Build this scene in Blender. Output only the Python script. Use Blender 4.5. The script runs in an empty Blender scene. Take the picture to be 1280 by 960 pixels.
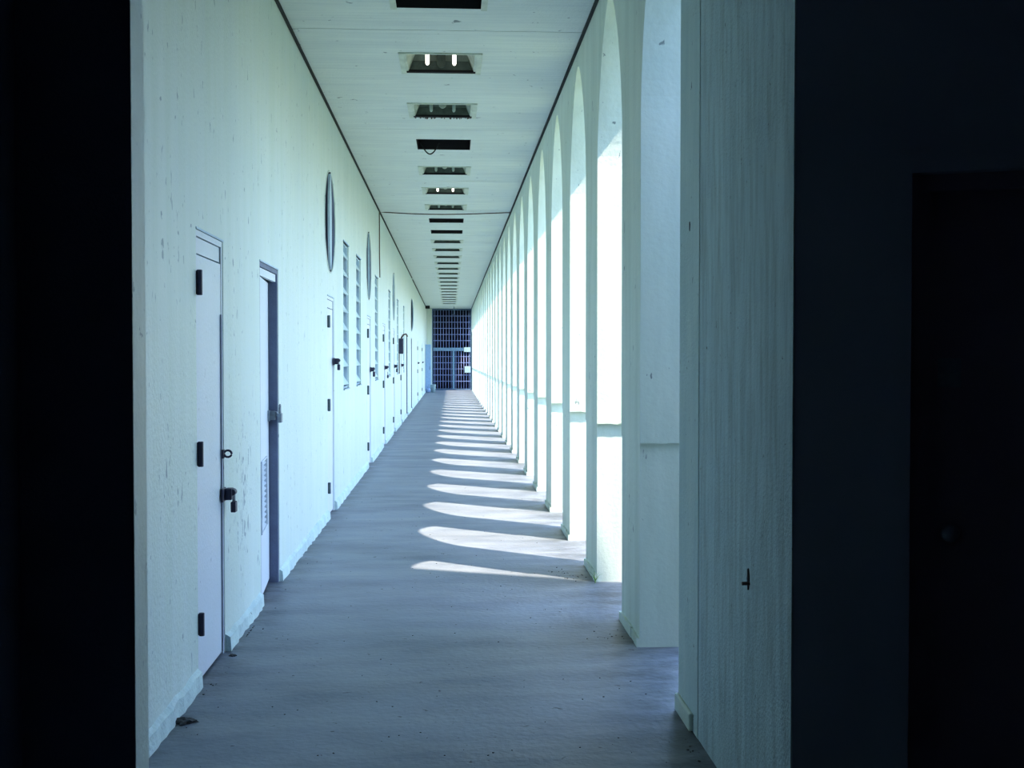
import bpy, bmesh, math, random
from mathutils import Vector, Matrix
random.seed(7)
SC = bpy.context.scene
COL = SC.collection
PI = math.pi

# ---------------------------------------------------------------- camera
F = 1410.0; EYE = 1.5; VPX, VPY = 564.0, 448.0
_a = Vector(((VPX-640)/F, -(VPY-480)/F, -1.0)).normalized()
PSI = -math.asin(_a.x); TH = math.asin(-_a.y/math.cos(PSI))
FWD = Vector((math.sin(PSI)*math.cos(TH), math.cos(PSI)*math.cos(TH), math.sin(TH)))
RGT = Vector((math.cos(PSI), -math.sin(PSI), 0)); UPV = RGT.cross(FWD)
cd = bpy.data.cameras.new('camera'); cam = bpy.data.objects.new('camera', cd); COL.objects.link(cam)
cd.sensor_width = 36; cd.lens = F/1280*36; cd.clip_start = .05; cd.clip_end = 500
m3 = Matrix((RGT, UPV, -FWD)).transposed()
cam.matrix_world = Matrix.Translation((0, 0, EYE)) @ m3.to_4x4()
SC.camera = cam

# ---------------------------------------------------------------- light
w = bpy.data.worlds.new('sky'); SC.world = w; w.use_nodes = True
nt = w.node_tree; nt.nodes.clear()
sky = nt.nodes.new('ShaderNodeTexSky'); sky.sky_type = 'NISHITA'; sky.sun_disc = False
sky.sun_elevation = math.radians(63.2); sky.sun_rotation = math.atan2(1, -.79); sky.air_density = 1.0; sky.dust_density = .4; sky.ozone_density = 4.0
bg = nt.nodes.new('ShaderNodeBackground'); bg.inputs[1].default_value = 1.05
ow = nt.nodes.new('ShaderNodeOutputWorld')
nt.links.new(sky.outputs[0], bg.inputs[0]); nt.links.new(bg.outputs[0], ow.inputs[0])
sd = bpy.data.lights.new('sun', 'SUN'); sun = bpy.data.objects.new('sun', sd); COL.objects.link(sun)
sd.energy = 11.5; sd.angle = math.radians(.6); sd.color = (1, .88, .72)
sun.rotation_euler = Vector((-1, .79, -2.52)).to_track_quat('-Z', 'Y').to_euler(); sun.location = (8, -6, 20)
vs = SC.view_settings; vs.view_transform = 'Standard'; vs.look = 'None'; vs.gamma = 1; vs.use_curve_mapping = False
vs.exposure = .14

# ---------------------------------------------------------------- helpers
def tag(o, label=None, cat=None, group=None, kind=None):
    if label: o['label'] = label
    if cat: o['category'] = cat
    if group: o['group'] = group
    if kind: o['kind'] = kind
    return o
def empty(name, loc=(0, 0, 0), rz=0):
    o = bpy.data.objects.new(name, None); COL.objects.link(o); o.location = loc; o.rotation_euler[2] = rz
    o.empty_display_size = .1
    return o
def obj(name, bm, mat, parent=None, smooth=False):
    bmesh.ops.recalc_face_normals(bm, faces=bm.faces)
    me = bpy.data.meshes.new(name); bm.to_mesh(me); bm.free()
    if mat: me.materials.append(mat)
    if smooth:
        for p in me.polygons: p.use_smooth = True
    o = bpy.data.objects.new(name, me); COL.objects.link(o); o.parent = parent
    return o
def shared(name, me, parent, loc=(0, 0, 0), rot=(0, 0, 0)):
    o = bpy.data.objects.new(name, me); COL.objects.link(o); o.parent = parent; o.location = loc; o.rotation_euler = rot
    return o
def NB(): return bmesh.new()
def box(bm, x0, x1, y0, y1, z0, z1, M=None):
    vs_ = [Vector(p) for p in ((x0,y0,z0),(x1,y0,z0),(x1,y1,z0),(x0,y1,z0),(x0,y0,z1),(x1,y0,z1),(x1,y1,z1),(x0,y1,z1))]
    if M is not None: vs_ = [M @ v for v in vs_]
    v = [bm.verts.new(p) for p in vs_]
    for f in ((0,3,2,1),(4,5,6,7),(0,1,5,4),(1,2,6,5),(2,3,7,6),(3,0,4,7)): bm.faces.new([v[i] for i in f])
    return bm
def prism(bm, pts, axis, a, b):
    """extrude polygon pts (2-D) along axis from a to b"""
    def P(p, t):
        return (t, p[0], p[1]) if axis == 0 else ((p[0], t, p[1]) if axis == 1 else (p[0], p[1], t))
    A = [bm.verts.new(P(p, a)) for p in pts]; B = [bm.verts.new(P(p, b)) for p in pts]
    bm.faces.new(A); bm.faces.new(B[::-1]); n = len(pts)
    for i in range(n): bm.faces.new((A[i], A[(i+1) % n], B[(i+1) % n], B[i]))
    return bm
def tube(bm, pts, r, n=8, cap=True):
    pts = [Vector(p) for p in pts]; rings = []
    for i, p in enumerate(pts):
        t = (pts[min(i+1, len(pts)-1)] - pts[max(i-1, 0)]).normalized()
        u = t.cross(Vector((0, 0, 1)) if abs(t.z) < .9 else Vector((1, 0, 0))).normalized(); v = t.cross(u)
        rr = r[i] if isinstance(r, (list, tuple)) else r
        rings.append([bm.verts.new(p + (u*math.cos(2*PI*k/n) + v*math.sin(2*PI*k/n))*rr) for k in range(n)])
    for a, b in zip(rings, rings[1:]):
        for k in range(n): bm.faces.new((a[k], a[(k+1) % n], b[(k+1) % n], b[k]))
    if cap: bm.faces.new(rings[0]); bm.faces.new(rings[-1][::-1])
    return bm
def bevel(o, wd=.004, seg=2):
    m = o.modifiers.new('bevel', 'BEVEL'); m.width = wd; m.segments = seg; m.limit_method = 'ANGLE'; return o

# left wall look-up: a pixel of the photograph on the wall plane -> metres
XL, XR, HC = -1.155, .97, 3.86
XO = 1.20                                     # outer plane of the arcade
def on_left(px, py=448):
    d = FWD + RGT*((px-640)/F) - UPV*((py-480)/F)
    p = Vector((0, 0, EYE)) + d*(XL/d.x)
    return p.y, p.z
def on_plane_y(px, py, Y):
    d = FWD + RGT*((px-640)/F) - UPV*((py-480)/F)
    p = Vector((0, 0, EYE)) + d*(Y/d.y)
    return p.x, p.z
def on_floor(px, py):
    d = FWD + RGT*((px-640)/F) - UPV*((py-480)/F)
    p = Vector((0, 0, EYE)) - d*(EYE/d.z)
    return p.x, p.y

# ---------------------------------------------------------------- materials
def node(nt, t, **k):
    n = nt.nodes.new(t)
    for a, b in k.items(): setattr(n, a, b)
    return n
def paint(name, c1, c2, rough=.55, scale=(1, 1, 1), big=1.6, sth=.70, speck=0, speck_c=(.12, .13, .14), speck_scale=26, bump=.25, bscale=120, c3=None, streak=None, spec=.4, edge=0, peel=()):
    """blotchy paint: two colours mixed by soft noise, optional small chips, fine relief"""
    m = bpy.data.materials.new(name); m.use_nodes = True; nt = m.node_tree; L = nt.links.new
    b = nt.nodes['Principled BSDF']; b.inputs['Roughness'].default_value = rough
    b.inputs['Specular IOR Level'].default_value = spec
    tc = node(nt, 'ShaderNodeNewGeometry'); mp = node(nt, 'ShaderNodeMapping'); mp.inputs['Scale'].default_value = scale
    L(tc.outputs['Position'], mp.inputs[0])
    n1 = node(nt, 'ShaderNodeTexNoise'); n1.inputs['Scale'].default_value = big; n1.inputs['Detail'].default_value = 6; n1.inputs['Roughness'].default_value = .62
    L(mp.outputs[0], n1.inputs[0])
    r1 = node(nt, 'ShaderNodeMapRange'); r1.inputs[1].default_value = .36; r1.inputs[2].default_value = .64
    L(n1.outputs[0], r1.inputs[0])
    mx = node(nt, 'ShaderNodeMix', data_type='RGBA'); mx.inputs[6].default_value = (*c1, 1); mx.inputs[7].default_value = (*c2, 1)
    L(r1.outputs[0], mx.inputs[0]); out = mx.outputs[2]
    if streak:
        mp2 = node(nt, 'ShaderNodeMapping'); mp2.inputs['Scale'].default_value = streak[0]; L(tc.outputs['Position'], mp2.inputs[0])
        n3 = node(nt, 'ShaderNodeTexNoise'); n3.inputs['Scale'].default_value = 1; n3.inputs['Detail'].default_value = 7; n3.inputs['Roughness'].default_value = .6
        L(mp2.outputs[0], n3.inputs[0])
        r3 = node(nt, 'ShaderNodeMapRange'); r3.inputs[1].default_value = .42; r3.inputs[2].default_value = .75; r3.inputs[4].default_value = streak[2]
        L(n3.outputs[0], r3.inputs[0])
        m3_ = node(nt, 'ShaderNodeMix', data_type='RGBA'); m3_.inputs[7].default_value = (*streak[1], 1)
        L(r3.outputs[0], m3_.inputs[0]); L(out, m3_.inputs[6]); out = m3_.outputs[2]
    if edge:      # dirt gathered along the two sides of the floor and around the feet
        sx = node(nt, 'ShaderNodeSeparateXYZ'); L(tc.outputs['Position'], sx.inputs[0]); acc = None
        for a_, b_ in ((.45, .98), (-.95, -1.16)):
            q = node(nt, 'ShaderNodeMapRange'); q.inputs[1].default_value = a_; q.inputs[2].default_value = b_; L(sx.outputs[0], q.inputs[0])
            if acc is None: acc = q.outputs[0]
            else: z_ = node(nt, 'ShaderNodeMath', operation='MAXIMUM'); L(acc, z_.inputs[0]); L(q.outputs[0], z_.inputs[1]); acc = z_.outputs[0]
        n5 = node(nt, 'ShaderNodeTexNoise'); n5.inputs['Scale'].default_value = 3.2; n5.inputs['Detail'].default_value = 7; n5.inputs['Roughness'].default_value = .65; L(mp.outputs[0], n5.inputs[0])
        r5 = node(nt, 'ShaderNodeMapRange'); r5.inputs[1].default_value = .38; r5.inputs[2].default_value = .60; r5.inputs[4].default_value = .85; L(n5.outputs[0], r5.inputs[0])
        m5 = node(nt, 'ShaderNodeMath', operation='MULTIPLY'); L(acc, m5.inputs[0]); L(r5.outputs[0], m5.inputs[1])
        x5 = node(nt, 'ShaderNodeMix', data_type='RGBA'); x5.inputs[7].default_value = (.055, .06, .065, 1); L(m5.outputs[0], x5.inputs[0]); L(out, x5.inputs[6]); out = x5.outputs[2]
    if speck:
        v = node(nt, 'ShaderNodeTexNoise'); v.inputs['Scale'].default_value = speck_scale; v.inputs['Detail'].default_value = 3; v.inputs['Roughness'].default_value = .55
        v.inputs['Distortion'].default_value = .6
        mp3 = node(nt, 'ShaderNodeMapping'); mp3.inputs['Scale'].default_value = (1, 1, .45) if speck != 2 else (1, 1, 1)
        L(tc.outputs['Position'], mp3.inputs[0]); L(mp3.outputs[0], v.inputs[0])
        val = v.outputs[0]
        for (cx, cy, cz), (rx, ry, rz), amt in peel:      # flaking patches round a given spot
            mpp = node(nt, 'ShaderNodeMapping'); mpp.inputs['Location'].default_value = (-cx/rx, -cy/ry, -cz/rz); mpp.inputs['Scale'].default_value = (1/rx, 1/ry, 1/rz)
            L(tc.outputs['Position'], mpp.inputs[0]); ln_ = node(nt, 'ShaderNodeVectorMath', operation='LENGTH'); L(mpp.outputs[0], ln_.inputs[0])
            rr_ = node(nt, 'ShaderNodeMapRange'); rr_.inputs[3].default_value = amt; rr_.inputs[4].default_value = 0; L(ln_.outputs['Value'], rr_.inputs[0])
            ad = node(nt, 'ShaderNodeMath', operation='ADD'); L(val, ad.inputs[0]); L(rr_.outputs[0], ad.inputs[1]); val = ad.outputs[0]
        r2 = node(nt, 'ShaderNodeMapRange'); r2.inputs[1].default_value = sth; r2.inputs[2].default_value = sth+.03; L(val, r2.inputs[0])
        m2 = node(nt, 'ShaderNodeMix', data_type='RGBA'); m2.inputs[7].default_value = (*speck_c, 1)
        L(r2.outputs[0], m2.inputs[0]); L(out, m2.inputs[6]); out = m2.outputs[2]
    L(out, b.inputs['Base Color'])
    n2 = node(nt, 'ShaderNodeTexNoise'); n2.inputs['Scale'].default_value = bscale; n2.inputs['Detail'].default_value = 4
    L(tc.outputs['Position'], n2.inputs[0])
    bp = node(nt, 'ShaderNodeBump'); bp.inputs['Strength'].default_value = bump; bp.inputs['Distance'].default_value = .01
    L(n2.outputs[0], bp.inputs['Height']); L(bp.outputs[0], b.inputs['Normal'])
    return m
def metal(name, c, rough=.5, met=0.0, c2=None):
    c2 = c2 or tuple(x*.6 for x in c)
    m = paint(name, c, c2, rough=rough, big=14, bump=.1, bscale=60)
    m.node_tree.nodes['Principled BSDF'].inputs['Metallic'].default_value = met
    return m
M_WALL = paint('pale_green_wall_paint', (.65, .73, .69), (.60, .69, .67), rough=.5, scale=(1, 1, .35), big=2.2, sth=.672, speck=1, speck_c=(.26, .34, .37), peel=(((-1.155, 6.35, .75), (1, .28, .65), .16), ((-1.155, 4.75, 2.0), (1, .35, .5), .06), ((-1.155, 4.75, 1.0), (1, .3, .3), .06), ((-1.155, 6.1, 1.75), (1, .4, .5), .05)), bump=.3, bscale=45, streak=((.7, 9, .5), (.56, .66, .58), .7))
M_NEARW = paint('rough_grey_green_wall_paint', (.62, .75, .76), (.52, .65, .67), rough=.8, scale=(1, 3, .6), big=2.5, speck=1, speck_c=(.10, .14, .15), speck_scale=60, bump=.6, bscale=90, spec=.2, streak=((14, 26, 3), (.30, .38, .37), .7))
M_NEARE = paint('cleaner_grey_green_end_paint', (.64, .75, .72), (.54, .67, .66), rough=.8, scale=(1, 3, .6), big=2.5, speck=1, speck_c=(.10, .14, .15), speck_scale=40, bump=.4, bscale=70, spec=.2)
M_PIER = paint('cream_green_pier_paint', (.72, .78, .68), (.66, .75, .66), rough=.6, scale=(1, 1, .4), big=2.5, speck=1, speck_c=(.25, .30, .28), speck_scale=19, bump=.22, bscale=38, streak=((6, 6, .6), (.48, .55, .46), .6))
M_BASE = paint('chipped_skirting_paint', (.62, .76, .74), (.48, .60, .62), rough=.5, big=6, speck=2, speck_c=(.16, .18, .20), speck_scale=22, bump=.5, bscale=50)
M_CEIL = paint('board_marked_ceiling_paint', (.70, .76, .72), (.64, .70, .68), rough=.7, scale=(.8, 3, 1), big=1.6, speck=2, speck_c=(.2, .24, .25), speck_scale=13, bump=.35, bscale=60, streak=((1.1, 22, 1), (.48, .56, .57), .5))
M_FLOOR = paint('trowelled_grey_concrete', (.215, .24, .28), (.13, .15, .185), rough=.50, scale=(.8, 1.4, 1), big=1.3, sth=.69, speck=2, speck_c=(.045, .05, .06), speck_scale=22, bump=.38, bscale=30, edge=1, streak=((1.0, 4.0, 1), (.28, .295, .31), .8))
M_GROUND = paint('grass_ground', (.12, .16, .08), (.17, .20, .11), rough=.95, big=.7, bump=.4, bscale=8)
M_WING = paint('weathered_wing_render', (.56, .62, .62), (.50, .56, .58), rough=.8)
M_ROOF = paint('roof_screed', (.20, .21, .22), (.16, .17, .18), rough=.9, big=1)
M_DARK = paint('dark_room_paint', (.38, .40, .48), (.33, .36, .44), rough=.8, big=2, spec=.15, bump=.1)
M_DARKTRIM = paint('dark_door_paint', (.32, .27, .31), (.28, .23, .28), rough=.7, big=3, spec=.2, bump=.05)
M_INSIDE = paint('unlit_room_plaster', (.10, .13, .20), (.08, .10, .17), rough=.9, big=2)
M_DOOR = paint('lavender_white_door_enamel', (.66, .70, .78), (.62, .68, .74), rough=.45, scale=(1, 1, .5), big=3, speck=1, speck_c=(.30, .33, .40), bump=.15, bscale=50)
M_JAMB = paint('slate_blue_frame_and_shade', (.13, .16, .25), (.10, .12, .20), rough=.6, big=5)  # frame colour, also used as painted shade in the round openings
M_EDGE = paint('violet_grey_edge', (.36, .38, .50), (.50, .54, .64), rough=.6, big=8)  # violet-grey strip along the far edge of the nearest door
M_GAP = metal('black_joint', (.018, .024, .024), .9)
M_IRON = metal('dark_indigo_iron', (.035, .035, .075), .5)
M_STEEL = metal('worn_steel', (.28, .34, .40), .45, .2)
M_HINGE = metal('teal_grey_hinge', (.07, .11, .13), .5)
M_RUST = metal('rusty_cable', (.10, .06, .05), .8)
M_SHUT = paint('blue_grey_shutter_paint', (.50, .64, .72), (.36, .48, .62), rough=.6, big=6, bump=.3, bscale=40)
M_LOUV = paint('louvre_slat_paint', (.60, .74, .76), (.50, .64, .68), rough=.5, big=6)
M_BARS = metal('steel_blue_bar_paint', (.24, .34, .60), .45, 0, (.20, .20, .44))
M_GFRAME = metal('dark_teal_frame_paint', (.09, .16, .24), .5, 0, (.06, .10, .18))
M_RAIL = metal('pale_blue_rail_paint', (.20, .34, .48), .5, 0, (.14, .24, .36))
M_PLATE = metal('pale_lock_plate_paint', (.34, .46, .48), .5, 0, (.30, .42, .44))
M_LOCKER = metal('light_blue_enamel', (.30, .46, .68), .5, 0, (.26, .40, .60))
M_BAG = metal('blue_plastic', (.25, .38, .60), .35, 0, (.14, .22, .40))
M_BIN = metal('grey_green_plastic', (.38, .52, .54), .5)
M_GRASS = paint('grass_blade', (.16, .34, .08), (.22, .36, .10), rough=.7, big=20)
M_DIRT = paint('dark_dirt', (.05, .055, .06), (.09, .085, .08), rough=.95, big=15)
M_FRAMEW = paint('pale_fixture_frame', (.62, .68, .58), (.46, .52, .44), rough=.6, big=9, bump=.2)
M_REFL = paint('dark_fixture_reflector', (.11, .14, .12), (.06, .08, .07), rough=.6, big=12)  # dark grey-green for the housing and back plate
M_FRAMEG = paint('mid_grey_fixture_panel', (.34, .40, .35), (.22, .27, .24), rough=.6, big=9, bump=.2)  # mid grey-green for the panel above the back plate
M_VOID = paint('shade_black_passage_paint', (.018, .020, .035), (.012, .012, .025), rough=.9, spec=.1)  # near-black colour stands in for the shade inside the passage
M_DARKL = paint('shaded_left_room_paint', (.13, .15, .20), (.10, .12, .17), rough=.9, spec=.1)  # darker copy of the room paint; the weaker light is in the colour
M_HOLE = paint('black_void', (.006, .006, .010), (.010, .008, .010), rough=.9, big=6)
M_TUBE = paint('dead_lamp_glass', (.45, .55, .50), (.40, .48, .44), rough=.3, big=6, bump=0)
M_LIT = bpy.data.materials.new('lit_lamp_tube'); M_LIT.use_nodes = True
_b = M_LIT.node_tree.nodes['Principled BSDF']; _b.inputs['Base Color'].default_value = (.9, .9, .85, 1)
_b.inputs['Emission Color'].default_value = (1, .93, .80, 1); _b.inputs['Emission Strength'].default_value = 2.2

# ---------------------------------------------------------------- floor and ground
END = 53.6
bm = NB(); box(bm, -3.7, 2.75, -3.2, 3.3, -.15, 0); box(bm, -3.7, XO+.12, 3.3, 57.0, -.15, 0)
tag(obj('floor', bm, M_FLOOR), 'grey concrete corridor floor with trowel streaks and bars of sunlight', 'floor', kind='structure')
bm = NB(); box(bm, -60, 90, -60, 120, -.5, -.16)
tag(obj('ground', bm, M_GROUND), 'grassy open ground outside the arcade, below the corridor floor', 'ground', kind='structure')

# ---------------------------------------------------------------- left wall with openings
T = .2
DOOR_Z = 2.09
# (y0, y1, z0, z1); doors then louvre windows
def span(a, b): return on_left(a)[0], on_left(b)[0]
doors = [span(245.5, 279.3), span(325, 348), (10.62, 11.22), (15.62, 16.30), (19.15, 19.85), (22.45, 23.15), (25.75, 26.4), (29.2, 29.9), (32.6, 33.3), (38.6, 39.3), (44.5, 45.2)]
wins = [span(429.4, 436.2), span(445.6, 451.2), (17.25, 17.95), (20.95, 21.6), (24.2, 24.85), (27.3, 27.95)]
rounds = [(10.88, 2.80), (15.95, 2.80), (22.8, 2.74), (32.95, 2.76)]      # centre y, z
RR = .48
cuts = [(a, b, 'd') for a, b in doors] + [(a, b, 'w') for a, b in wins] + [(c-.55, c+.55, 'r') for c, z in rounds]
ev = sorted({3.21, END} | {v for c in cuts for v in c[:2]})
bm = NB()
WZ0, WZ1 = 1.17, 2.76
def in_cut(kind, y):
    for c in cuts:
        if c[2] == kind and c[0] <= y <= c[1]: return True
    return False
for y0, y1 in zip(ev, ev[1:]):
    ym = (y0+y1)/2; holes = []
    if in_cut('d', ym): holes.append((-1, DOOR_Z))
    if in_cut('w', ym): holes.append((WZ0, WZ1))
    if in_cut('r', ym): 
        cz = [z for c, z in rounds if abs(c-ym) < .56][0]; holes.append((cz-.55, cz+.55))
    z = 0
    for h in sorted(holes):
        if h[0] > z: box(bm, XL-T, XL, y0, y1, z, h[0])
        z = h[1]
    box(bm, XL-T, XL, y0, y1, z, HC+.02)
# square-to-circle collars around the round openings
for cy, cz in rounds:
    n = 48
    for k in range(n):
        a0, a1 = 2*PI*k/n, 2*PI*(k+1)/n
        def sq(a):
            c, s = math.cos(a), math.sin(a); q = .55/max(abs(c), abs(s)); return cy+c*q, cz+s*q
        p = [sq(a0), sq(a1), (cy+RR*math.cos(a1), cz+RR*math.sin(a1)), (cy+RR*math.cos(a0), cz+RR*math.sin(a0))]
        prism(bm, p, 0, XL-T, XL)
wl = tag(obj('wall_left', bm, M_WALL), 'long pale green plastered wall of doors and slot windows left of the corridor', 'wall', kind='structure')
# rooms behind the left wall, unlit
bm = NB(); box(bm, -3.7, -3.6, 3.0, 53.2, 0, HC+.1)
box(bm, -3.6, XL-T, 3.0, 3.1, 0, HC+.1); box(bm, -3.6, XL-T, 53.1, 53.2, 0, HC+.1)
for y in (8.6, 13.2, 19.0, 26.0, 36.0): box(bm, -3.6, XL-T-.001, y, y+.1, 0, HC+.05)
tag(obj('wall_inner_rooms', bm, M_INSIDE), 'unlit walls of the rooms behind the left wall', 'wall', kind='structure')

# vertical expansion joint
# skirting, broken into lengths between the doors
def rough_strip(bm, y0, y1, h, t, x, sgn, step=.12):
    n = max(2, int((y1-y0)/step)); prev = None
    for i in range(n+1):
        y = y0+(y1-y0)*i/n; hh = h*(1+random.uniform(-.08, .08)); tt = t*(1+random.uniform(-.35, .2))
        c = [bm.verts.new(p) for p in ((x, y, 0), (x+sgn*tt*1.2, y, 0), (x+sgn*tt, y, hh*.82), (x, y, hh))]
        if prev:
            for j in range(3): bm.faces.new((prev[j], prev[j+1], c[j+1], c[j]))
        else: bm.faces.new(c)
        prev = c
    bm.faces.new(prev)
bs = sorted([(a, b) for a, b in doors]); y = 3.21; segs = []
for a, b in bs: segs.append((y, a-.01)); y = b+.01
segs.append((y, 50.5))
bl = tag(empty('baseboard_left', (0, 0, 0)), 'low chipped painted skirting along the foot of the left wall', 'skirting', kind='structure')
for i, (a, b) in enumerate(segs):
    bm = NB(); rough_strip(bm, a, b, .085, .022, XL, 1, .06 if i < 4 else .4); obj('skirting_length', bm, M_BASE, bl)

# ---------------------------------------------------------------- doors
ORD = ['nearest', 'second', 'third', 'fourth', 'fifth', 'sixth', 'seventh', 'eighth', 'ninth', 'tenth', 'eleventh']
def hinge_mesh(h):
    bm = NB(); tube(bm, [(.012, 0, -h/2), (.012, 0, h/2)], .013, 8); box(bm, -.004, .006, -.006, .030, -h/2+.004, h/2-.004)
    box(bm, .0, .02, .0, .008, -h/2, h/2); return bm
def ring_mesh():
    bm = NB(); box(bm, 0, .008, -.02, .02, -.022, .022)
    tube(bm, [(.006+.019*(1-math.cos(t)), .012, .017*math.sin(t)) for t in [i*2*PI/14 for i in range(15)]], .006, 6, False); return bm
def hasp_mesh():
    bm = NB(); box(bm, .0, .010, -.055, .035, -.035, .035); box(bm, .010, .045, -.012, .05, -.028, .03); tube(bm, [(.045, .0, .01), (.045, .05, .01)], .018, 8); return bm
def padlock(x, y, z, label, s=1.0, color=None):
    p = tag(empty('padlock', (x, y, z)), label, 'padlock')
    bm = NB(); box(bm, -.011*s, .011*s, -.022*s, .022*s, -.055*s, -.008*s); b = bevel(obj('body', bm, color or M_IRON, p), .004)
    bm = NB(); tube(bm, [(0, -.014*s, -.01*s), (0, -.014*s, .022*s)] + [(0, -.014*s*math.cos(t), .022*s+.014*s*math.sin(t)) for t in (.5, 1, 1.57, 2.1, 2.6)] + [(0, .014*s, .022*s), (0, .014*s, -.01*s)], .0045*s, 6)
    obj('shackle', bm, M_STEEL, p, True); return p
locks = []
DL = ['narrow flush lavender-white door with three dark hinges, nearest on the left wall',
      'pale door standing ajar with a louvred vent at its foot, second on the left wall',
      'third door from the camera on the left wall, below the nearest round opening',
      'fourth door from the camera on the left wall, below the second round opening',
      'fifth door from the camera on the left wall, past the ceiling cable',
      'sixth door from the camera on the left wall, below the third round opening',
      'seventh door from the camera on the left wall',
      'dark open doorway, eighth from the camera on the left wall',
      'dark open doorway, ninth from the camera, below the farthest round opening',
      'tenth door from the camera on the left wall',
      'last door on the left wall before the barred gate']
for i, (a, b) in enumerate(doors):
    d = tag(empty('door_%d' % (i+1), (XL, a, 0)), DL[i], 'door', kind='structure'); wd = b-a
    # frame lining in the wall thickness
    bm = NB(); box(bm, -T, -.004, 0, .03, 0, DOOR_Z-.002); box(bm, -T, -.004, wd-.03, wd, 0, DOOR_Z-.002); box(bm, -T, -.004, .03, wd-.03, DOOR_Z-.03, DOOR_Z-.002)
    obj('frame', bm, M_JAMB if i in (1, 7, 8) else M_DOOR, d)
    bm = NB(); box(bm, -.004, .004, 0, wd, DOOR_Z-.001, DOOR_Z+.008); obj('recess_shade_line', bm, M_SHUT, d)  # strip drawn for the shaded line at the top of the door recess
    if i in (7, 8): continue
    tz = DOOR_Z-.115 if i != 1 else DOOR_Z-.09
    bm = NB(); box(bm, -.035, -.012, .032, wd-.032, tz+.008, DOOR_Z-.034); obj('transom_panel', bm, M_DOOR, d)
    bm = NB(); lw = wd-.068
    if i == 1:
        leaf = empty('leaf', (-.008, .034, 0), 0); leaf.parent = d; bpy.data.objects.remove(leaf)
        # leaf with a vent opening; hinged on the near jamb and swung a little inwards
        box(bm, -.04, 0, 0, .06, .03, tz); box(bm, -.04, 0, .44, lw, .03, tz); box(bm, -.04, 0, .06, .44, .03, .42); box(bm, -.04, 0, .06, .44, .86, tz)
        leaf = obj('leaf', bm, M_DOOR, d); leaf.location = (-.008, .034, 0); leaf.rotation_euler[2] = math.radians(4.6)
        me = None
        for k in range(13):
            if me is None:
                q = NB(); box(q, -.022, .022, .062, .438, -.0035, .0035, Matrix.Rotation(math.radians(38), 4, 'Y')); s = obj('slat', q, M_DOOR, leaf); me = s.data
            else: s = shared('slat', me, leaf)
            s.location = (-.018, 0, .437+k*.0335)
        q = NB()
        for z0, z1, y0, y1 in ((.415, .425, .05, .45), (.855, .865, .05, .45), (.415, .865, .045, .057), (.415, .865, .443, .455)): box(q, 0, .008, y0, y1, z0, z1)
        obj('vent_frame', q, M_DOOR, leaf)
        q = hasp_mesh(); h = obj('hasp', q, M_STEEL, leaf); h.location = (0, lw-.04, 1.12)
        continue
    box(bm, -.045, -.006 if i == 0 else -.012, .034, wd-.034, .015, tz)
    lf = bevel(obj('leaf', bm, M_DOOR, d), .003)
    hz = ((1.84, .115), (1.12, .11), (.40, .10)) if i == 0 else ((1.86, .13), (1.06, .13), (.36, .12))
    hz = (on_left(249, 354)[1], .115), (on_left(249, 567)[1], .115), (on_left(247, 782)[1], .105)
    for z, h in hz:
        o = obj('hinge', hinge_mesh(h if i < 3 else h*1.1), M_IRON if i == 0 else M_HINGE, d, False); o.location = (.002, .012, z)
        if i == 0: bevel(o, .002)
    if i == 0:
        bm = NB(); box(bm, -.010, .003, wd-.055, wd-.036, .02, 1.72); obj('edge_strip', bm, M_EDGE, d)
        o = obj('staple_ring', ring_mesh(), M_IRON, d, True); o.location = (0, wd-.04, on_left(279, 567)[1])
        o = obj('hasp', hasp_mesh(), M_IRON, d); bevel(o, .004); o.location = (0, wd-.03, on_left(279, 618)[1])
        padlock(XL+.045, b+.02, on_left(279, 626)[1], 'dark padlock hanging from the hasp of the nearest left door', 1.15)
    else:
        o = obj('hasp', hasp_mesh(), M_IRON, d); o.location = (0, wd-.04, 1.47 if i == 2 else 1.34)
        if i in (3, 5):
            padlock(XL+.045, b+.02, 1.32 if i == 3 else 1.30, 'padlock on the %s door from the camera, left wall' % ORD[i], 1.5)
        if i in (2, 4):
            padlock(XL+.045, b+.01, 1.45 if i == 2 else 1.22, 'small padlock on the %s door from the camera, left wall' % ORD[i], 1.2)
# steel padlock on the ajar door
a, b = doors[1]
padlock(XL+.02, b-.075, on_left(342, 516)[1], 'worn steel padlock hanging on the ajar second door', 1.3, M_STEEL)

# ---------------------------------------------------------------- slot windows
WL = ['slot window nearest the camera, just past the nearest round opening', 'second slot window from the camera, left wall', 'third slot window from the camera, where the hanging cable ends',
      'fourth slot window from the camera, left wall', 'fifth slot window, with the dark box beside it', 'sixth and farthest slot window, left wall']
for i, (a, b) in enumerate(wins):
    wn = tag(empty('window_%d' % (i+1), (XL, a, WZ0)), 'tall louvred ' + WL[i], 'window', kind='structure'); wd = b-a; h = WZ1-WZ0
    bm = NB()
    for q in ((0, .025, 0, h), (wd-.025, wd, 0, h), (.025, wd-.025, 0, .02), (.025, wd-.025, h-.02, h)): box(bm, -.14, -.02, q[0], q[1], q[2]+.001, q[3]-.001)
    obj('frame', bm, M_SHUT, wn)
    bm = NB(); box(bm, -.02, .010, -.01, wd+.01, h, h+.012); box(bm, -.05, .014, -.01, wd+.01, -.012, 0); obj('sill', bm, M_SHUT, wn)
    q = NB(); box(q, -.07, .07, .03, wd-.03, -.007, .007, Matrix.Rotation(math.radians(58), 4, 'Y')); s = obj('louver', q, M_LOUV, wn); s.location = (-.045, 0, .10)
    for k in range(1, 8): shared('louver', s.data, wn, (-.045, 0, .10+k*.2))
RL = ['nearest round opening, high on the left wall above the third door', 'second round opening, above the fourth door', 'third round opening, above the sixth door', 'farthest round opening, above the ninth doorway']
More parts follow.
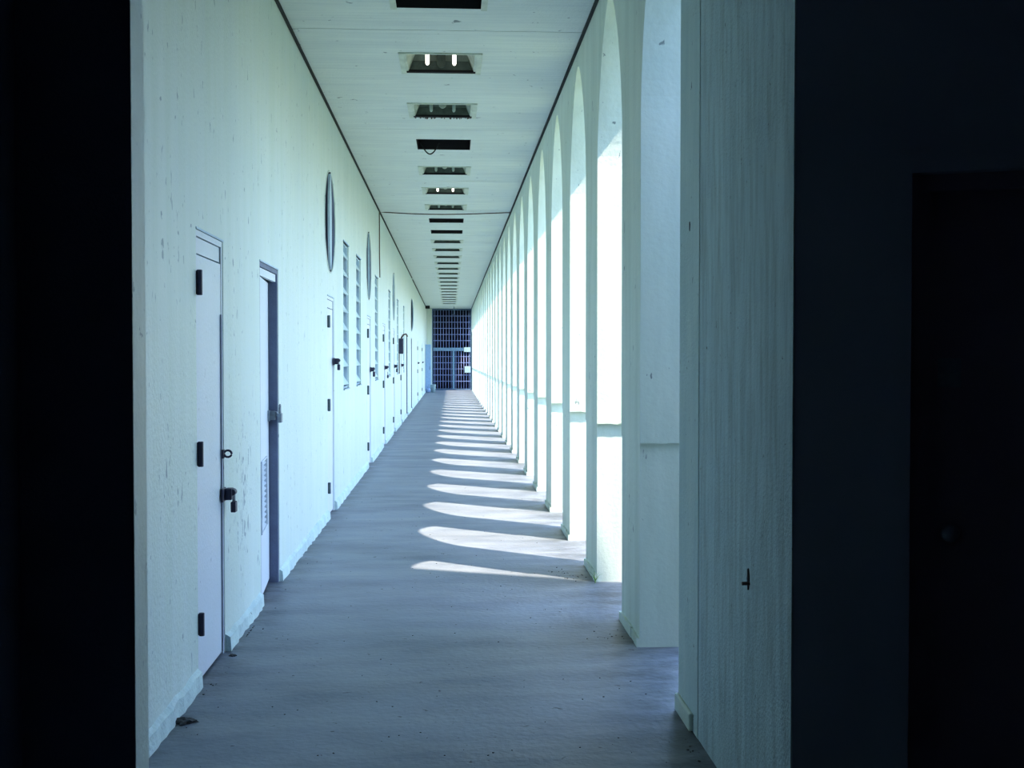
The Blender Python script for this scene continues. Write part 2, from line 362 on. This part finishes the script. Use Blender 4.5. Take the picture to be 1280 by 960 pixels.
for i, (cy, cz) in enumerate(rounds):
    wn = tag(empty('window_%d' % (i+7), (XL, cy, cz)), RL[i] + ', with a tilted disc shutter', 'window', kind='structure')
    bm = NB(); n = 40; A = []
    for x in (-.010, .010) if i == 0 else (-.012, .012):
        A.append([bm.verts.new((x, .45*math.cos(2*PI*k/n), .455*math.sin(2*PI*k/n))) for k in range(n)])
    bm.faces.new(A[0]); bm.faces.new(A[1])
    for k in range(n): bm.faces.new((A[0][k], A[0][(k+1) % n], A[1][(k+1) % n], A[1][k]))
    s = obj('disc_shutter', bm, M_SHUT, wn); s.location = (0, 0, 0); s.rotation_euler[2] = math.radians((4.8, 4.3, 3.0, 9.0)[i])
    for q in (-1, 1): bm = NB(); tube(bm, [(0, 0, q*.44), (0, 0, q*.476)], .010, 8); obj('pivot', bm, M_IRON, wn)
    bm = NB(); R_ = []
    for x, rd in ((-T, RR-.001), (-.006, RR-.001), (-.006, RR-.012), (-T, RR-.012)): R_.append([bm.verts.new((x, rd*math.cos(2*PI*k/48), rd*math.sin(2*PI*k/48))) for k in range(48)])
    for q in range(4):
        for k in range(48): bm.faces.new((R_[q][k], R_[q][(k+1) % 48], R_[(q+1) % 4][(k+1) % 48], R_[(q+1) % 4][k]))
    obj('lining', bm, M_JAMB, wn, True)  # dark ring added so the gaps round the shutter look shaded
    bm = NB(); tube(bm, [(.0, RR*math.cos(2*PI*k/40), RR*math.sin(2*PI*k/40)) for k in range(41)], .008, 6, False); obj('rim', bm, M_WALL, wn, True)

# ---------------------------------------------------------------- arcade on the right
P1, PITCH, PW, NP = 5.75, 1.72, .64, 28
OPEN = PITCH-PW; ZS, ZA = 2.78, 3.735; LIPZ = 1.065
wr = tag(empty('wall_right', (XR, P1, 0)), 'arcade of white piers and tall round arches along the right of the corridor', 'arcade', kind='structure')
def pier_mesh():
    bm = NB(); D = XO-XR; rr = random.Random(3); n = 10
    # lower shaft, set back; upper shaft with a ragged lip
    box(bm, .004, D, .028, PW-.002, 0, LIPZ)
    tops = []
    for j in range(2):
        row = []
        for i in range(n+1):
            x = D*i/n; dz = rr.uniform(-.006, .004) if j == 0 else 0
            row.append((x, LIPZ+dz if j == 0 else HC+.3))
        tops.append(row)
    poly = tops[0] + tops[1][::-1]
    prism(bm, [(x, z) for x, z in poly], 1, 0, PW)
    return bm
pm = obj('pier', pier_mesh(), M_PIER, wr); pm_me = pm.data
pb = NB()
D = XO-XR
for k in range(6):
    y0 = .02+k*(PW-.01)/6; y1 = y0+(PW-.01)/6; e = random.uniform(.006, .012)
    box(pb, -e, .01, y0+.01, y1+.01, 0, .055+random.uniform(-.008, .008))
foot = obj('foot', pb, M_PIER, pm); foot_me = foot.data
def spandrel_mesh():
    bm = NB(); n = 28; pts = []
    for k in range(n+1):
        t = -math.cos(PI*k/n); pts.append((OPEN/2*(1+t), ZS+(ZA-ZS)*max(0, 1-abs(t)**1.6)**.6))
    prism(bm, pts + [(OPEN, HC+.3), (0, HC+.3)], 0, 0, XO-XR)
    return bm
sm = obj('arch', spandrel_mesh(), M_PIER, wr); sm.location = (0, PW, 0); sm_me = sm.data
for k in range(1, NP):
    p = shared('pier', pm_me, wr, (0, k*PITCH, 0)); shared('foot', foot_me, p)
    shared('arch', sm_me, wr, (0, k*PITCH+PW, 0))
shared('arch', sm_me, wr, (0, -OPEN, 0))
# dirt shadows at feet: low wedges of blown dirt, real little heaps are placed further down

# near solid stretch of the right wall
bm = NB(); box(bm, XR, XO+.05, 3.16, P1-OPEN-.30, 0, HC+.3)
wn_ = tag(obj('wall_near_right', bm, M_NEARW), 'rough grey green solid wall at the near right, with a rusty gash', 'wall', kind='structure')
bm = NB(); box(bm, XR-.0025, XO+.05, P1-OPEN-.30, P1-OPEN+.07, 0, HC+.3)
pl = obj('end_pier', bm, M_NEARE, wn_)
bm = NB(); box(bm, XR-.02, XR, P1-OPEN-.22, P1-OPEN+.074, 0, .075); bevel(obj('foot', bm, M_PIER, wn_), .008)
# gashes in the near wall
def gash(px, py, h, wd):
    d = FWD + RGT*((px-640)/F) - UPV*((py-480)/F); p = Vector((0, 0, EYE)) + d*(XR/d.x)
    bm = NB(); pts = []
    for k in range(14):
        t = 2*PI*k/14; pts.append((p.y + wd*math.cos(t)*(1+random.uniform(-.3, .3)), p.z + h*math.sin(t)))
    prism(bm, pts, 0, XR-.004, XR+.01); obj('gash', bm, M_HOLE, wn_)
    return p
p = gash(936, 724, .036, .009); gash(863, 283, .02, .008)
bm = NB(); tube(bm, [(XR-.025, p.y-.01, p.z-.012), (XR+.01, p.y-.01, p.z-.012)], .006, 8); obj('bolt', bm, M_RUST, wn_)

# ---------------------------------------------------------------- ceiling
FX0, FX1 = -.375, .215; FL = .60
fix = [7.68-FL+1.72*j for j in range(25)]          # near edge of every light recess
cl = tag(empty('ceiling', (0, 0, HC)), 'pale board-marked concrete ceiling with a row of light recesses', 'ceiling', kind='structure')
seams = [3.1, 8.19, 11.72, 15.1, 18.22] + [18.22+3.45*k for k in range(1, 10)] + [END+.1]
def rects(y0, y1):
    r = [(XL-T, FX0, y0, y1), (FX1, XR+.01, y0, y1)]; ys = y0
    for f in fix:
        if f+FL <= y0 or f >= y1: continue
        if f > ys: r.append((FX0, FX1, ys, f))
        ys = min(f+FL, y1)
    if ys < y1: r.append((FX0, FX1, ys, y1))
    return r
for y0, y1 in zip(seams, seams[1:]):
    bm = NB()
    for x0, x1, a, b in rects(y0+.005, y1-.005): box(bm, x0, x1, a, b, 0, .2)
    bmesh.ops.remove_doubles(bm, verts=bm.verts, dist=1e-5)
    obj('ceiling_slab', bm, M_CEIL, cl)
bm = NB(); box(bm, -3.7, XO+.01, 3.0, 57, HC+.31, HC+.5); box(bm, -3.7, XL-T, 3.0, 53.2, HC+.21, HC+.3)
tag(obj('roof', bm, M_ROOF), 'flat concrete roof slab over the corridor', 'roof', kind='structure')
# dark open joint between ceiling and walls
t1 = tag(empty('trim_1', (XL, 3.2, HC)), 'dark open joint between ceiling and left wall', 'joint', kind='structure')
bm = NB(); box(bm, .0005, .022, 0, 30.0, -.014, .004); obj('joint_length', bm, M_GAP, t1)
bm = NB(); box(bm, .0005, .018, 30.6, 49.5, -.03, .0); obj('joint_length', bm, M_GAP, t1)
t2 = NB(); box(t2, XR-.022, XR-.0005, 3.2, END, HC-.016, HC+.004)
tag(obj('trim_2', t2, M_GAP), 'dark open joint between ceiling and the arcade', 'joint', kind='structure')

# ---------------------------------------------------------------- ceiling lights
names = {0: 'black empty ceiling light recess nearest the camera, cut off by the top edge',
 1: 'ceiling light with two glowing lamps, second from the camera',
 2: 'ceiling light with two dead lamps and rust along its edge, third from the camera',
 3: 'black empty ceiling light recess with a wire loop hanging out, fourth from the camera',
 4: 'ceiling light with dead lamps, fifth from the camera',
 5: 'ceiling light with two small glowing lamps, sixth from the camera',
 6: 'ceiling light with dead lamps just before the hanging cable, seventh from the camera',
 7: 'black ceiling light recess just past the hanging cable, eighth from the camera',
 8: 'black ceiling light recess, ninth from the camera'}
num = ['', 'tenth', 'eleventh', 'twelfth', 'thirteenth', 'fourteenth', 'fifteenth', 'sixteenth', 'seventeenth', 'eighteenth', 'nineteenth', 'twentieth', 'twenty-first', 'twenty-second', 'twenty-third', 'twenty-fourth', 'last']
def shell(bm, x0, x1, y0, y1, z0, z1, t=.006):
    box(bm, x0, x0+t, y0, y1, z0, z1); box(bm, x1-t, x1, y0, y1, z0, z1); box(bm, x0+t, x1-t, y0, y0+t, z0, z1); box(bm, x0+t, x1-t, y1-t, y1, z0, z1); box(bm, x0+t, x1-t, y0+t, y1-t, z1-t, z1)
MES = {}
def part(key, builder, mat, parent, loc=(0, 0, 0), name=None, smooth=False):
    name = name or key
    if (key, mat.name) not in MES:
        o = obj(name, builder(), mat, parent, smooth); MES[(key, mat.name)] = o.data
    else: o = shared(name, MES[(key, mat.name)], parent)
    o.location = loc; return o
W2 = (FX1-FX0)/2; CX = (FX0+FX1)/2
def housing(): bm = NB(); shell(bm, -W2, W2, 0, FL, .0, .22); return bm
def cheek(s):
    return prism(NB(), [(s*(W2-.008), .0), (s*(W2-.028), .0), (s*(W2-.085), .15), (s*(W2-.008), .15)], 1, .012, FL-.012)
def backplate(): bm = NB(); prism(bm, [(-W2+.03, .0), (W2-.03, .0), (W2-.07, .085), (-W2+.07, .085)], 1, FL-.045, FL-.03); return bm
def rearp(): bm = NB(); box(bm, -W2+.03, W2-.03, FL-.028, FL-.014, .012, .19); return bm
def rimf(): bm = NB(); box(bm, -W2+.012, W2-.012, FL-.05, FL-.005, -.006, .012); return bm
def rimw():
    bm = NB()
    box(bm, -W2-.03, -W2+.012, -.01, FL+.01, -.010, -.0005); box(bm, W2-.012, W2+.03, -.01, FL+.01, -.010, -.0005)
    box(bm, -W2-.03, W2+.03, -.014, .004, -.010, -.0005); return bm
def lamp_t():
    bm = NB(); tube(bm, [(0, 0, .16), (0, 0, .016), (0, 0, .006), (0, 0, .0)], [.016, .016, .012, .004], 12); return bm
def ballast():
    bm = NB(); pts = [(.036*math.cos(t), .045-.04*math.sin(t)) for t in [PI*k/10 for k in range(11)]]; pts = [(-.036, .15)] + [(-a, b) for a, b in pts] + [(.036, .15)]
    prism(bm, pts, 1, -.01, .01); return bm
for j, y in enumerate(fix):
    lab = names.get(j) or 'small dark ceiling light recess, %s from the camera' % num[j-8]
    if j == 24: lab = 'small dark ceiling light recess nearest the barred gate'
    L_ = tag(empty('ceiling_light', (CX, y, HC)), lab, 'ceiling light', 'light recesses along the corridor ceiling')
    empt = j in (0, 3, 7, 8)
    part('housing', housing, M_HOLE if empt else M_REFL, L_)
    if j in (0,):
        part('trim_frame', rimw, M_FRAMEW, L_)
    if not empt:
        part('trim_frame', rimw, M_FRAMEW, L_)
        [part('cheek%d' % s, lambda: cheek(s), M_FRAMEW, L_, name='cheek') for s in (-1, 1)]; part('back_plate', backplate, M_REFL, L_); part('rear_panel', rearp, M_FRAMEG, L_); part('lower_channel', rimf, M_HOLE, L_)
        if j < 9:
            mat = M_LIT if j in (1, 5) else M_TUBE
            for s in (-1, 1): part('lamp', lamp_t, mat, L_, (s*.108, .33, -.008), 'lamp', True)
            part('ballast', ballast, M_FRAMEW if j != 1 else M_REFL, L_, (0, FL-.06 if j == 1 else .32, .02), 'ballast')
    if j == 2:
        bm = NB(); rr = random.Random(5)
        for k in range(26):
            x = rr.uniform(-W2+.02, W2-.02); h = rr.uniform(.006, .022); box(bm, x, x+rr.uniform(.006, .02), FL-.004, FL+rr.uniform(.01, .04), -h*.6, -.0005)
        tag(obj('rust_flakes', bm, M_RUST, L_), kind='stuff')
    if j == 3:
        bm = NB(); tube(bm, [(-.26+.21*k/16, .52, .06-.125*math.sin(PI*k/16)) for k in range(17)] , .008, 6)
        obj('wire_loop', bm, M_GAP, L_, True)

# cable slung across the ceiling and down the left wall
bm = NB(); yc = 18.15
pts = [(XL+.012, yc+.1, 2.80), (XL+.010, yc+.05, 3.2), (XL+.014, yc, 3.6), (XL+.012, yc, HC-.03)]
for k in range(1, 20):
    t = k/20; pts.append((XL+(XR-XL)*t, yc+.04*math.sin(5*t), HC-.022-.03*math.sin(PI*t)))
pts.append((XR-.01, yc, HC-.02))
tube(bm, pts, .009, 6); tag(obj('cable', bm, M_RUST, None, True), 'thin brown cable slung across the ceiling and down to a slot window', 'cable')
# dark box on the left wall
y5 = 24.95
bx = tag(empty('wall_box', (XL, y5, 1.6)), 'dark rusty box and bracket jutting from the left wall beside the fifth slot window', 'box')
bm = NB(); box(bm, 0, .10, 0, .16, .0, .34); bevel(obj('case', bm, M_IRON, bx), .01)
bm = NB(); tube(bm, [(.05, .08, .34), (.10, .08, .42), (.16, .08, .44), (.19, .08, .38)], .018, 8); obj('bracket', bm, M_RUST, bx, True)
bm = NB(); tube(bm, [(.01, .08, .0), (.01, .08, -.44)], .012, 6); obj('conduit', bm, M_RUST, bx)

# ---------------------------------------------------------------- barred gate at the far end
GX0 = on_plane_y(540, 448, END)[0]; GX1 = on_plane_y(589.5, 448, END)[0]
def gz(py): return on_plane_y(565, py, END)[1]
bm = NB(); box(bm, XL, GX0, END, END+.2, 0, HC); box(bm, XL-T, XO, END+.0, END+.2, HC, HC+.4); 
tag(obj('wall_end', bm, M_PIER), 'narrow pale wall left of the barred gate at the corridor end', 'wall', kind='structure')
g = tag(empty('barred_gate', ((GX0+GX1)/2, END+.06, 0)), 'tall blue steel barred gate closing the far end of the corridor', 'gate'); gw = GX1-GX0; hx = gw/2
ZC = gz(436.5)
bm = NB(); box(bm, -hx, -hx+.07, -.04, .04, 0, HC-.01); box(bm, -hx+.07, hx-.06, -.04, .04, HC-.08, HC-.01); box(bm, hx-.06, hx, -.04, .04, 0, HC-.01); box(bm, -hx+.07, hx-.06, -.04, .04, 0, .06)
obj('frame', bm, M_GFRAME, g)
bm = NB(); box(bm, -hx+.07, hx-.06, -.05, .05, ZC-.08, ZC+.07); obj('crossbar', bm, M_RAIL, g)
px_ = on_plane_y(567, 448, END)[0]-(GX0+GX1)/2
bm = NB(); box(bm, px_-.05, px_+.05, -.045, .045, .06, ZC-.08); obj('post', bm, M_RAIL, g)
bm = NB(); box(bm, hx, XR-(GX0+GX1)/2-.001, -.06, .06, 0, HC); obj('side_jamb', bm, M_PLATE, g)
def bars(xa, xb, za, zb, n, mat):
    q = NB(); tube(q, [(0, 0, za), (0, 0, zb)], .0165, 6); me = None
    for k in range(n):
        x = xa+(xb-xa)*(k+.5)/n
        if me is None: o = obj('bar', q, mat, g, True); me = o.data
        else: o = shared('bar', me, g)
        o.location = (x, 0, 0)
    z = zb-.27; me = None
    while z > za+.1:
        if me is None:
            q = NB(); box(q, xa, xb, -.008, .008, -.013, .013); o = obj('flat_rail', q, mat, g); me = o.data
        else: o = shared('flat_rail', me, g)
        o.location = (0, -.014, z); z -= .292
bars(-hx+.07, hx-.06, ZC+.07, HC-.08, 13, M_BARS)
bars(-hx+.07, px_-.05, .06, ZC-.08, 7, M_BARS); bars(px_+.05, hx-.06, .06, ZC-.08, 6, M_BARS)
bm = NB(); box(bm, hx-.36, hx-.06, -.08, -.05, ZC-.13, ZC+.09); obj('hinge_plate', bm, M_PLATE, g)
bm = NB(); box(bm, hx-.34, hx-.06, -.08, .04, gz(466), gz(458)); bevel(obj('lock_box', bm, M_PLATE, g), .01)
# dark passage behind the gate
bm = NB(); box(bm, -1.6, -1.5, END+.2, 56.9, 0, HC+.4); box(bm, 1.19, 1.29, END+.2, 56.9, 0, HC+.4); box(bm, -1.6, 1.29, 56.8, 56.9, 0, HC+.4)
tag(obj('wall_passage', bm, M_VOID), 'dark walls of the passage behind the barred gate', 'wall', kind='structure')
# open door leaf built as a locker, bag and bin before the gate
lk = tag(empty('locker_like_leaf', (-1.03, 50.3, 0)), 'tall light blue open steel door leaf, built as a locker, against the left wall before the gate', 'locker')
bm = NB(); box(bm, -.12, .13, 0, .4, .0, 2.12); bevel(obj('body', bm, M_LOCKER, lk), .008)
bm = NB(); box(bm, -.10, .11, -.015, -.001, .06, 2.06); obj('door', bm, M_LOCKER, lk)
bm = NB(); tube(bm, [(.08, -.02, 1.0), (.08, -.045, 1.03), (.08, -.045, 1.13), (.08, -.02, 1.16)], .01, 6); obj('handle', bm, M_IRON, lk, True)
bg_ = tag(empty('rubbish_bag', (-1.02, 49.5, 0)), 'blue rubbish bag slumped at the foot of the light blue door leaf', 'bag')
bm = NB(); bmesh.ops.create_icosphere(bm, subdivisions=3, radius=.14)
for v in bm.verts:
    n_ = .9+.12*math.sin(9*v.co.x+4*v.co.z*7)*math.cos(11*v.co.y); v.co = Vector((v.co.x*n_*.9, v.co.y*n_, max(-.1, v.co.z*n_)+.1))
obj('sack', bm, M_BAG, bg_, True)
bm = NB(); tube(bm, [(0, 0, .22), (0, 0, .26), (.02, 0, .31)], [.03, .015, .04], 8); obj('knot', bm, M_BAG, bg_, True)
bn = tag(empty('bucket', (-.80, 49.8, 0)), 'grey green bucket on the floor at the left foot of the gate', 'bucket')
bm = NB(); tube(bm, [(0, 0, 0), (0, 0, .33), (0, 0, .35), (0, 0, .34), (0, 0, .04)], [.10, .125, .132, .118, .092], 18, True); obj('pail', bm, M_BIN, bn, True)
bm = NB(); tube(bm, [(.128*math.cos(t), -.02-.05*math.sin(t), .34-.03*math.sin(t)) for t in [PI*k/12 for k in range(13)]], .005, 6); obj('handle', bm, M_STEEL, bn, True)
bm = NB(); box(bm, XL+.001, XL+.2, 50.6, 50.9, HC-.13, HC-.001); bevel(tag(obj('junction_box', bm, M_GAP), 'small black junction box in the far left ceiling corner', 'box'), .008)
hr = tag(empty('hanging_rod', (.13, 51.5, HC)), 'short pale rod hanging from the ceiling before the gate', 'rod')
bm = NB(); tube(bm, [(0, 0, -.001), (0, 0, -.32), (-.05, 0, -.40)], .016, 6); obj('rod', bm, M_RAIL, hr, True)

# ---------------------------------------------------------------- dark room round the camera
SL = -.42; LNX, LNY = .975, 3.16               # oblique wall starts at the near right corner
def ow_y(x): return LNY+SL*(x-LNX)
EX = 2.7; dirx = 1/math.hypot(1, SL); ANG = math.atan(SL)
bm = NB()
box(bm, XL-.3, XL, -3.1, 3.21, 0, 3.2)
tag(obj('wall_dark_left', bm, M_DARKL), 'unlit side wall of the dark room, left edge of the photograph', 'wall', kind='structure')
XJ = on_plane_y(165, 448, 3.08)[0]
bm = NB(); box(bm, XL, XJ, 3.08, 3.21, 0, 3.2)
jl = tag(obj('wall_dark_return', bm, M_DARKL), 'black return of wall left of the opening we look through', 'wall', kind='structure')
bm = NB(); box(bm, XJ, XJ+.002, 3.082, 3.21, 0, 2.9); obj('reveal_paint', bm, M_WALL, jl)
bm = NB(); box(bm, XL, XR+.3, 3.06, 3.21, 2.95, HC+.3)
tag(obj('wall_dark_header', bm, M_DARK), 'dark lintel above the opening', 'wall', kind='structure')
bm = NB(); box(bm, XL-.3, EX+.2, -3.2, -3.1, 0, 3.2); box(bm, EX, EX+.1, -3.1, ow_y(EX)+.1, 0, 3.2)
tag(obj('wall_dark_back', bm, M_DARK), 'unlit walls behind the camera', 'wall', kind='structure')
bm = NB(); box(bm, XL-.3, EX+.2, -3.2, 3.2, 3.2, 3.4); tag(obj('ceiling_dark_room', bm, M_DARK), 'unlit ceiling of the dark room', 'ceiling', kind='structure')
# oblique wall with a doorway, local x runs along the wall, local y points away from the camera
ob = tag(empty('wall_dark_right', (LNX, LNY, 0), ANG), 'dark wall with a barely visible door, right edge of the photograph', 'wall', kind='structure')
def along(px):
    d = FWD + RGT*((px-640)/F); k = d.y/d.x     # Y = k X
    x = (LNY-SL*LNX)/(k-SL); return (x-LNX)/math.cos(ANG)*1.0
s0 = along(1112); s1 = s0+.98; dtop = 2.06
ln = (EX-LNX)/math.cos(ANG)
def zoblique(px, py):
    s = along(px); x = LNX+s*math.cos(ANG); y = LNY+s*math.sin(ANG)
    d = FWD + RGT*((px-640)/F) - UPV*((py-480)/F); return EYE + d.z*(y/d.y)
dtop = zoblique(1112, 194)
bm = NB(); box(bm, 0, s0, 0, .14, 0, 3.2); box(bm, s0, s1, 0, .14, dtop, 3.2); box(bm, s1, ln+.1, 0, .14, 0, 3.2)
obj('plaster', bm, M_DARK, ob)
dr = tag(empty('door_12', (LNX, LNY, 0), ANG), 'almost black closed door with a double frame at the right edge', 'door', kind='structure')
bm = NB()
box(bm, s0-.0, s0+.055, -.018, .06, 0, dtop); box(bm, s1-.055, s1, -.018, .06, 0, dtop); box(bm, s0+.055, s1-.055, -.018, .06, dtop-.055, dtop)
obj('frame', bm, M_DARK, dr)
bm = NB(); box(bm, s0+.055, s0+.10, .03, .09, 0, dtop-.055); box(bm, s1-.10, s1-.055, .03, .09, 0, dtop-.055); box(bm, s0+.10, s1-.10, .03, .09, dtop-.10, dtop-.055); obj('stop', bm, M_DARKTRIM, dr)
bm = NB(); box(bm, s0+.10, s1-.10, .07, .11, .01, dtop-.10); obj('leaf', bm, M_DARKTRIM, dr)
bm = NB(); tube(bm, [(s0+.16, .07, 1.02), (s0+.16, .02, 1.02), (s0+.16, .0, 1.02)], [.012, .026, .02], 12); obj('knob', bm, M_STEEL, dr, True)
bm = NB(); box(bm, s0+.125, s0+.185, .06, .07, 1.42, 1.50); obj('bolt_plate', bm, M_STEEL, dr)

# ---------------------------------------------------------------- the oblique two-storey wing outside, shading the first bay; cut narrow for sky light
A = Vector((2.75, 5.03+SL*(2.75-4.145)))
pts = [(2.75, A.y), (4.7, 5.03+SL*(4.7-4.145)), (4.7, 2.2), (2.75, 3.0)]
bm = NB(); prism(bm, pts, 2, -.2, 8.0)
tag(obj('building_wing', bm, M_WING), 'unseen two-storey block, cut narrow to shade the first bay, set at an angle beyond the near right wall', 'building', kind='structure')

# ---------------------------------------------------------------- litter, dirt and weeds
def grass(px, py, n, h, label):
    x, y = on_floor(px, py); t = tag(empty('grass_tuft', (x, y, 0)), label, 'grass'); bm = NB()
    for k in range(n):
        a = random.uniform(0, 2*PI); l = h*random.uniform(.5, 1.1); r = random.uniform(.3, 1); q = []
        for i in range(5):
            u = i/4; q.append((math.cos(a)*l*r*u*u*.9, math.sin(a)*l*r*u*u*.9, l*math.sin(u*1.3)))
        tube(bm, q, [.0022, .002, .0017, .0012, .0004], 4)
    obj('blades', bm, M_GRASS, t); t2_ = tag(t, kind=None); return t
grass(744, 729, 9, .07, 'small green grass tuft at the foot of the second sunlit pier')
def clump(name, px, py, r, h, mat, label, cat):
    x, y = on_floor(px, py); bm = NB(); bmesh.ops.create_icosphere(bm, subdivisions=3, radius=1)
    for v in bm.verts:
        n_ = 1+.25*math.sin(v.co.x*6+2)*math.cos(v.co.y*7)+random.uniform(-.14, .14)
        v.co = Vector((v.co.x*r*n_, v.co.y*r*.8*n_, max(-.002, v.co.z*h*n_)))
    o = obj(name, bm, mat); o.location = (x, y, 0); return tag(o, label, cat)
clump('dirt_clump', 231, 903, .045, .018, M_DIRT, 'dark clump of dirt by the near left skirting', 'dirt')
clump('dirt_clump', 291, 820, .018, .010, M_DIRT, 'small dark crumb of dirt by the nearest left door', 'dirt')
x, y = on_floor(712, 640)
bm = NB(); rr = random.Random(11)
def crumb(x, y, s):
    a = rr.uniform(0, PI); M = Matrix.Translation((x, y, 0)) @ Matrix.Rotation(a, 4, 'Z')
    box(bm, -s, s, -s*.6, s*.6, 0, s*.7, M)
for k in range(170):
    y = 4.05+rr.random()**1.5*9; x = rr.uniform(XL+.05, XR-.1); crumb(x, y, rr.uniform(.001, .0038))
for k in range(70):
    x, y = on_floor(*random.choice([(760, 795), (700, 715), (720, 722), (300, 790), (870, 935), (250, 860)])); crumb(max(min(x+rr.gauss(0, .05), XR-.05), XL+.05), y+rr.gauss(0, .08), rr.uniform(.002, .005))
tag(obj('floor_grit', bm, M_DIRT), 'dark grit and crumbs scattered over the near concrete floor', 'grit', kind='stuff')
